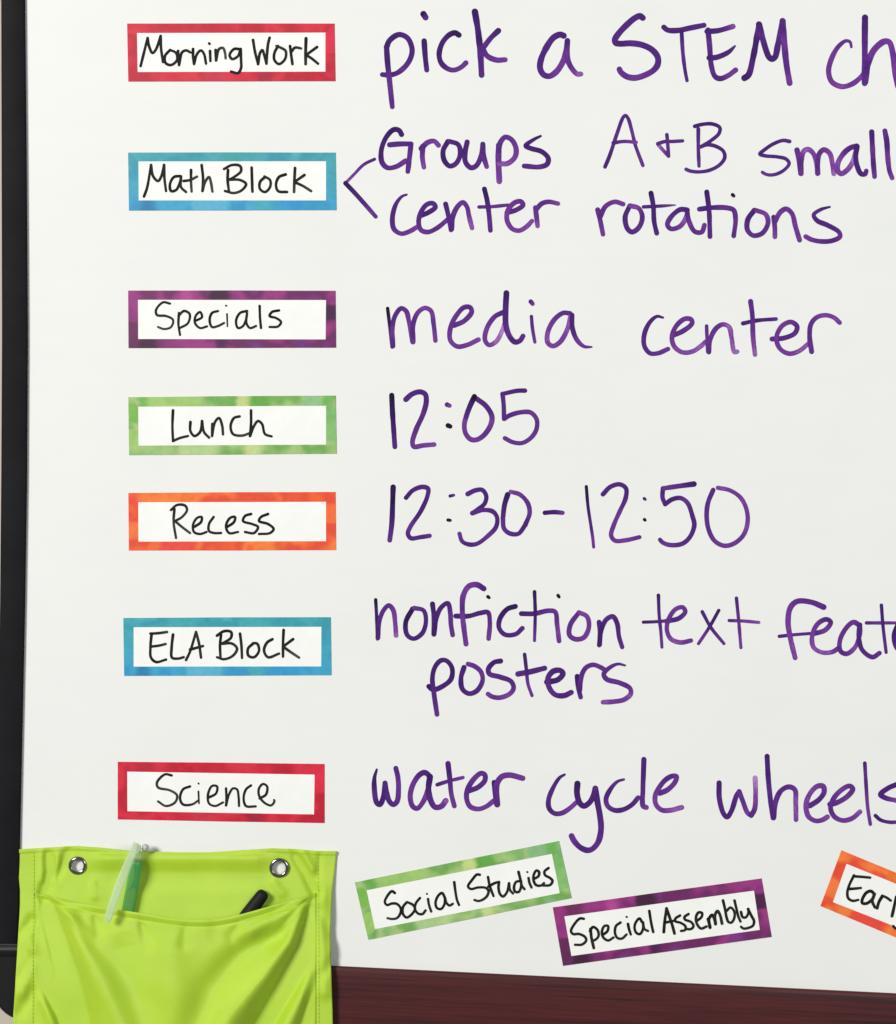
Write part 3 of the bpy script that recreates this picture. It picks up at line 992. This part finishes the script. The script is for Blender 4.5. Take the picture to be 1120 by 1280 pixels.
# front of the pocket
YO = [(44, 1116), (60, 1120), (105, 1130), (165, 1139.5), (215, 1147.5), (245, 1150), (272, 1149), (302, 1142.5), (340, 1132), (370, 1124), (395, 1116)]


def smooth_interp(tb, x):
    # catmull-rom through table in x
    for i in range(len(tb) - 1):
        if x <= tb[i + 1][0] or i == len(tb) - 2:
            p0 = tb[max(0, i - 1)]; p1 = tb[i]; p2 = tb[i + 1]; p3 = tb[min(len(tb) - 1, i + 2)]
            h = p2[0] - p1[0]; t = (x - p1[0]) / h
            m1 = (p2[1] - p0[1]) / (p2[0] - p0[0]) * h
            m2 = (p3[1] - p1[1]) / (p3[0] - p1[0]) * h
            t2, t3 = t * t, t ** 3
            return (2 * t3 - 3 * t2 + 1) * p1[1] + (t3 - 2 * t2 + t) * m1 + (-2 * t3 + 3 * t2) * p2[1] + (t3 - t2) * m2


FOLD = [
    # left fan: valley then ridge
    ([(52, 1116), (60, 1132), (74, 1170), (88, 1217), (101, 1270), (108, 1310)], -0.0125, 7, 17),
    ([(70, 1120), (86, 1146), (106, 1190), (130, 1235), (160, 1300)], 0.0058, 8, 22),
    ([(42, 1176), (58, 1222), (76, 1268), (88, 1310)], -0.0040, 6, 11),
    ([(44, 1236), (64, 1270), (82, 1310)], 0.0030, 6, 9),
    # right fan: ridge then valley
    ([(394, 1116), (387, 1160), (370, 1206), (346, 1250), (314, 1305)], -0.0105, 6, 17),
    ([(384, 1130), (362, 1180), (330, 1222), (288, 1272), (270, 1310)], 0.0066, 7, 20),
    ([(362, 1162), (335, 1174), (300, 1194), (262, 1238), (240, 1290)], -0.0042, 8, 22),
    ([(374, 1130), (346, 1150), (316, 1164)], 0.0028, 8, 11),
    ([(398, 1205), (378, 1245), (356, 1290)], 0.0042, 6, 11),
    ([(398, 1232), (386, 1256), (374, 1300)], -0.0034, 5, 8),
    # soft drape in the middle
    ([(150, 1165), (160, 1210), (190, 1300)], -0.0022, 16, 26),
    ([(205, 1165), (215, 1230), (225, 1300)], 0.0028, 22, 30),
    # puckers below the hem
    ([(118, 1140), (124, 1166)], -0.0014, 4, 7),
    ([(176, 1148), (184, 1180)], -0.0016, 4, 8),
    ([(232, 1156), (230, 1180)], -0.0012, 5, 8),
    ([(300, 1150), (290, 1172)], -0.0012, 4, 8),
]


def d_front(x, y):
    yo = smooth_interp(YO, min(max(x, 44), 395))
    s_ = (x - 44) / (395 - 44)
    s_ = min(max(s_, 0), 1)
    f = (y - yo)
    ex = max(0, min(1, (f - 10) / 70))
    edge = math.sin(math.pi * s_) ** (0.75 + 0.6 * ex)
    env = min(1, s_ / 0.05, (1 - s_) / 0.05)
    env = max(0, env)
    bulge = 0.0118 * edge
    if f > 150: bulge *= max(0, 1 - (f - 150) / 140)
    d = 0.0004 + bulge + env * crease(x, y, FOLD) * min(1, 0.35 + max(0, f) / 26)
    # hem: rounded lip, then the stitched groove
    d += 0.0007 * math.exp(-((f - 2.2) / 2.6) ** 2)
    d -= 0.0007 * env * math.exp(-((f - 8.5) / 1.8) ** 2)
    d += env * 0.0016 * (vnoise(x / 15 + 3, y / 40, 8) - 0.5) * math.exp(-max(0, f) / 30)
    d += env * 0.0007 * (vnoise(x / 30, y / 34, 5) - 0.5)
    for ax, ay, sg in ((44, 1112, 1), (396, 1112, -1)):
        r = math.hypot(x - ax, y - ay)
        th = math.atan2(y - ay, sg * (x - ax))
        d += env * 0.0024 * (vnoise(th * 9 + 20, r / 110, 12 + sg) - 0.5) * min(1, r / 50) * max(0, 1 - r / 230)
    e2 = max(0, min(1, s_ / 0.10, (1 - s_) / 0.10))
    e2 = e2 * e2 * (3 - 2 * e2)
    base = d_back(x, y) * (1 - e2) + d_back_smooth(x, y) * e2
    return max(base + d, d_back(x, y) + 0.0003)


def d_back_smooth(x, y):
    return 0.0020 + 0.0078 * lean(y)


vs, fs = [], []
NU, NV = 200, 150
for j in range(NV + 1):
    for i in range(NU + 1):
        u, v_ = i / NU, j / NV
        x = 44 + (395 - 44) * u
        yo = smooth_interp(YO, x)
        y = yo + (1425 - yo) * v_ ** 1.45
        dx = -1.0 * (1 - u) * (y - 1120) / 160 * 2.0       # seam leans outward with the edge
        vs.append(P(x + dx, y, d_front(x, y)))
for j in range(NV):
    for i in range(NU):
        a = j * (NU + 1) + i
        fs.append((a, a + NU + 1, a + NU + 2, a + 1))
fp = mesh_obj('front_panel', vs, fs, M_cloth, pocket, smooth=True)
sm = fp.modifiers.new('thickness', 'SOLIDIFY'); sm.thickness = 0.0006; sm.offset = -1


# stitches down both side seams and along the top hem
def stitches(path, step, ln, wd, dfun):
    vs, fs = [], []
    L = 0
    for (x0, y0), (x1, y1) in zip(path, path[1:]):
        l = math.hypot(x1 - x0, y1 - y0)
        ux, uy = (x1 - x0) / l, (y1 - y0) / l
        s_ = 0
        while s_ + ln < l:
            st = len(vs)
            for tt, hh in ((0, 0.0), (0.3, 1.0), (0.7, 1.0), (1, 0.0)):
                for m in (-1, 0, 1):
                    x = x0 + ux * (s_ + ln * tt) - uy * wd * m * (0.5 + 0.5 * hh)
                    y = y0 + uy * (s_ + ln * tt) + ux * wd * m * (0.5 + 0.5 * hh)
                    vs.append(P(x, y, dfun(x, y) + 0.0001 + 0.00025 * hh * (1 - abs(m))))
            for q in range(3):
                for k in range(2):
                    a = st + q * 3 + k
                    fs.append((a, a + 1, a + 4, a + 3))
            s_ += step
    return vs, fs


for path in ([(42.3, 1064), (42.3, 1116), (41.5, 1170), (40.5, 1300)], [(398, 1066), (397.8, 1118), (398.5, 1200), (399, 1300)]):
    v1, f1 = stitches(path, 5.0, 3.4, 0.55, lambda x, y: d_back(x, y) + 0.0002)
    mesh_obj('stitching', v1, f1, M_thread, pocket, smooth=True)


# metal eyelets: flared ring with an inner barrel
def eyelet(ex, ey, er):
    vs, fs = [], []
    d0 = d_back(ex, ey) + 0.0006
    prof = [(1.0, -0.0003), (1.0, 0.0002), (0.95, 0.0007), (0.84, 0.00115), (0.72, 0.0012), (0.66, 0.0009), (0.62, 0.0003), (0.61, -0.0006), (0.61, -0.0011)]
    N = 48
    for k in range(N):
        a = 2 * math.pi * k / N
        for r, d in prof:
            vs.append(P(ex + er * r * math.cos(a), ey + er * r * math.sin(a), d0 + d))
    n_ = len(prof)
    for k in range(N):
        for q in range(n_ - 1):
            a, b2 = k * n_ + q, ((k + 1) % N) * n_ + q
            fs.append((a, b2, b2 + 1, a + 1))
    return mesh_obj('eyelet', vs, fs, M_chrome, pocket, smooth=True)


for e in EYES: eyelet(*e)


# ------------------------------------------------------------------ pens in the pocket
def tube(p0, p1, rings, N=28, flat=1.0):
    """lathe along p0->p1: rings = [(t, radius in metres)]"""
    a, c = Vector(p0), Vector(p1)
    ax = (c - a).normalized()
    n1 = ax.cross(Vector((0, 1, 0))).normalized()
    n2 = ax.cross(n1).normalized()
    vs, fs = [], []
    for t, r in rings:
        o = a + (c - a) * t
        for k in range(N):
            an = 2 * math.pi * k / N
            vs.append(o + n1 * r * math.cos(an) + n2 * r * flat * math.sin(an))
    for i in range(len(rings) - 1):
        for k in range(N):
            q = i * N + k; w_ = i * N + (k + 1) % N
            fs.append((q, w_, w_ + N, q + N))
    fs.append(tuple(reversed(range(N))))
    fs.append(tuple((len(rings) - 1) * N + k for k in range(N)))
    return vs, fs


# black marker, rounded cap end poking out towards the upper right
a = P(331, 1114.5, 0.0085); c = P(286, 1175, 0.0092)
root = empty('black_marker', c)
tag(root, 'black marker poking out of the lime pocket near its right eyelet', 'marker')
R = 0.0043
LL = (a - c).length
rings = [(R / LL * (1 - math.cos(q * math.pi / 16)) * 0.9, R * (0.40 + 0.52 * math.sin(q * math.pi / 16))) for q in range(9)]
rings += [(0.32, R), (0.5, R * 1.02), (1.0, R * 1.02)]
vs, fs = tube(a, c, rings)
mesh_obj('barrel', vs, fs, M_blackpen, root, smooth=True)

# green pen, clip outside the pocket
a = P(171, 1066, 0.0070); c = P(138, 1190, 0.0088)
root = empty('green_pen', c)
tag(root, 'translucent green pen with pale clip hooked over the lime pocket edge', 'pen')
L = (a - c).length
r0 = 0.0039
vs, fs = tube(P(171.5, 1074, 0.0080), P(153.5, 1176, 0.0106), [(0, r0 * .75), (0.02, r0 * .92), (0.06, r0), (0.6, r0 * 1.05), (1, r0)])
mesh_obj('barrel', vs, fs, M_green, root, smooth=True)
vs, fs = tube(P(172.8, 1056, 0.0076), P(170.5, 1076, 0.0081), [(0, r0 * .35), (0.05, r0 * .5), (0.5, r0 * .62), (0.55, r0 * .8), (1, r0 * .95)])
mesh_obj('cap', vs, fs, M_clear, root, smooth=True)
vs, fs = tube(P(183, 1055.5, 0.0080), P(180, 1064, 0.0080), [(0, r0 * .25), (0.15, r0 * .5), (0.8, r0 * .5), (1, r0 * .3)])
mesh_obj('knob', vs, fs, M_greytip, root, smooth=True)
# clip: flat strip springing from the cap down over the front of the pocket
pts = [(170, 1053, 0.0110, 3.6), (167.5, 1062, 0.0150, 4.4), (162.5, 1074, 0.0170, 5.0), (155, 1092, 0.0188, 5.6), (147.5, 1112, 0.0205, 5.6), (140.5, 1132, 0.0222, 5.4), (135.5, 1147, 0.0230, 5.0), (133.5, 1153, 0.0226, 3.4)]
vs, fs = [], []
for x, y, d, hw in pts:
    for lx, ld in ((-1, 0), (-1, 0.0008), (-0.6, 0.0013), (0.6, 0.0013), (1, 0.0008), (1, 0)):
        vs.append(P(x + hw * lx * 0.95, y + hw * lx * 0.3, d + ld))
for i in range(len(pts) - 1):
    for k in range(6):
        q = i * 6 + k; w_ = i * 6 + (k + 1) % 6
        fs.append((q, w_, w_ + 6, q + 6))
fs.append(tuple(range(5, -1, -1)))
fs.append(tuple((len(pts) - 1) * 6 + k for k in range(6)))
mesh_obj('clip', vs, fs, M_clear, root, smooth=False)

# consistent outward normals on closed lathes and sweeps
for o in bpy.data.objects:
    if o.type == 'MESH' and o.name.split('.')[0] in ('barrel', 'cap', 'knob', 'clip', 'eyelet', 'wooden_rail', 'corner_cap', 'side_frame', 'card', 'cap_band', 'border', 'handwriting', 'handwritten_word', 'back_panel', 'front_panel', 'stitching'):
        bm = bmesh.new(); bm.from_mesh(o.data)
        if o.name.split('.')[0] in ('border', 'handwriting', 'handwritten_word', 'back_panel', 'front_panel', 'stitching', 'cap_band'):
            bm.normal_update()
            flip = [f for f in bm.faces if f.normal.y > 0]
            if len(flip) > len(bm.faces) / 2 or o.name.split('.')[0] in ('border', 'handwriting', 'handwritten_word', 'stitching'):
                bmesh.ops.reverse_faces(bm, faces=flip)
        else:
            bmesh.ops.recalc_face_normals(bm, faces=bm.faces)
        bm.to_mesh(o.data); bm.free()
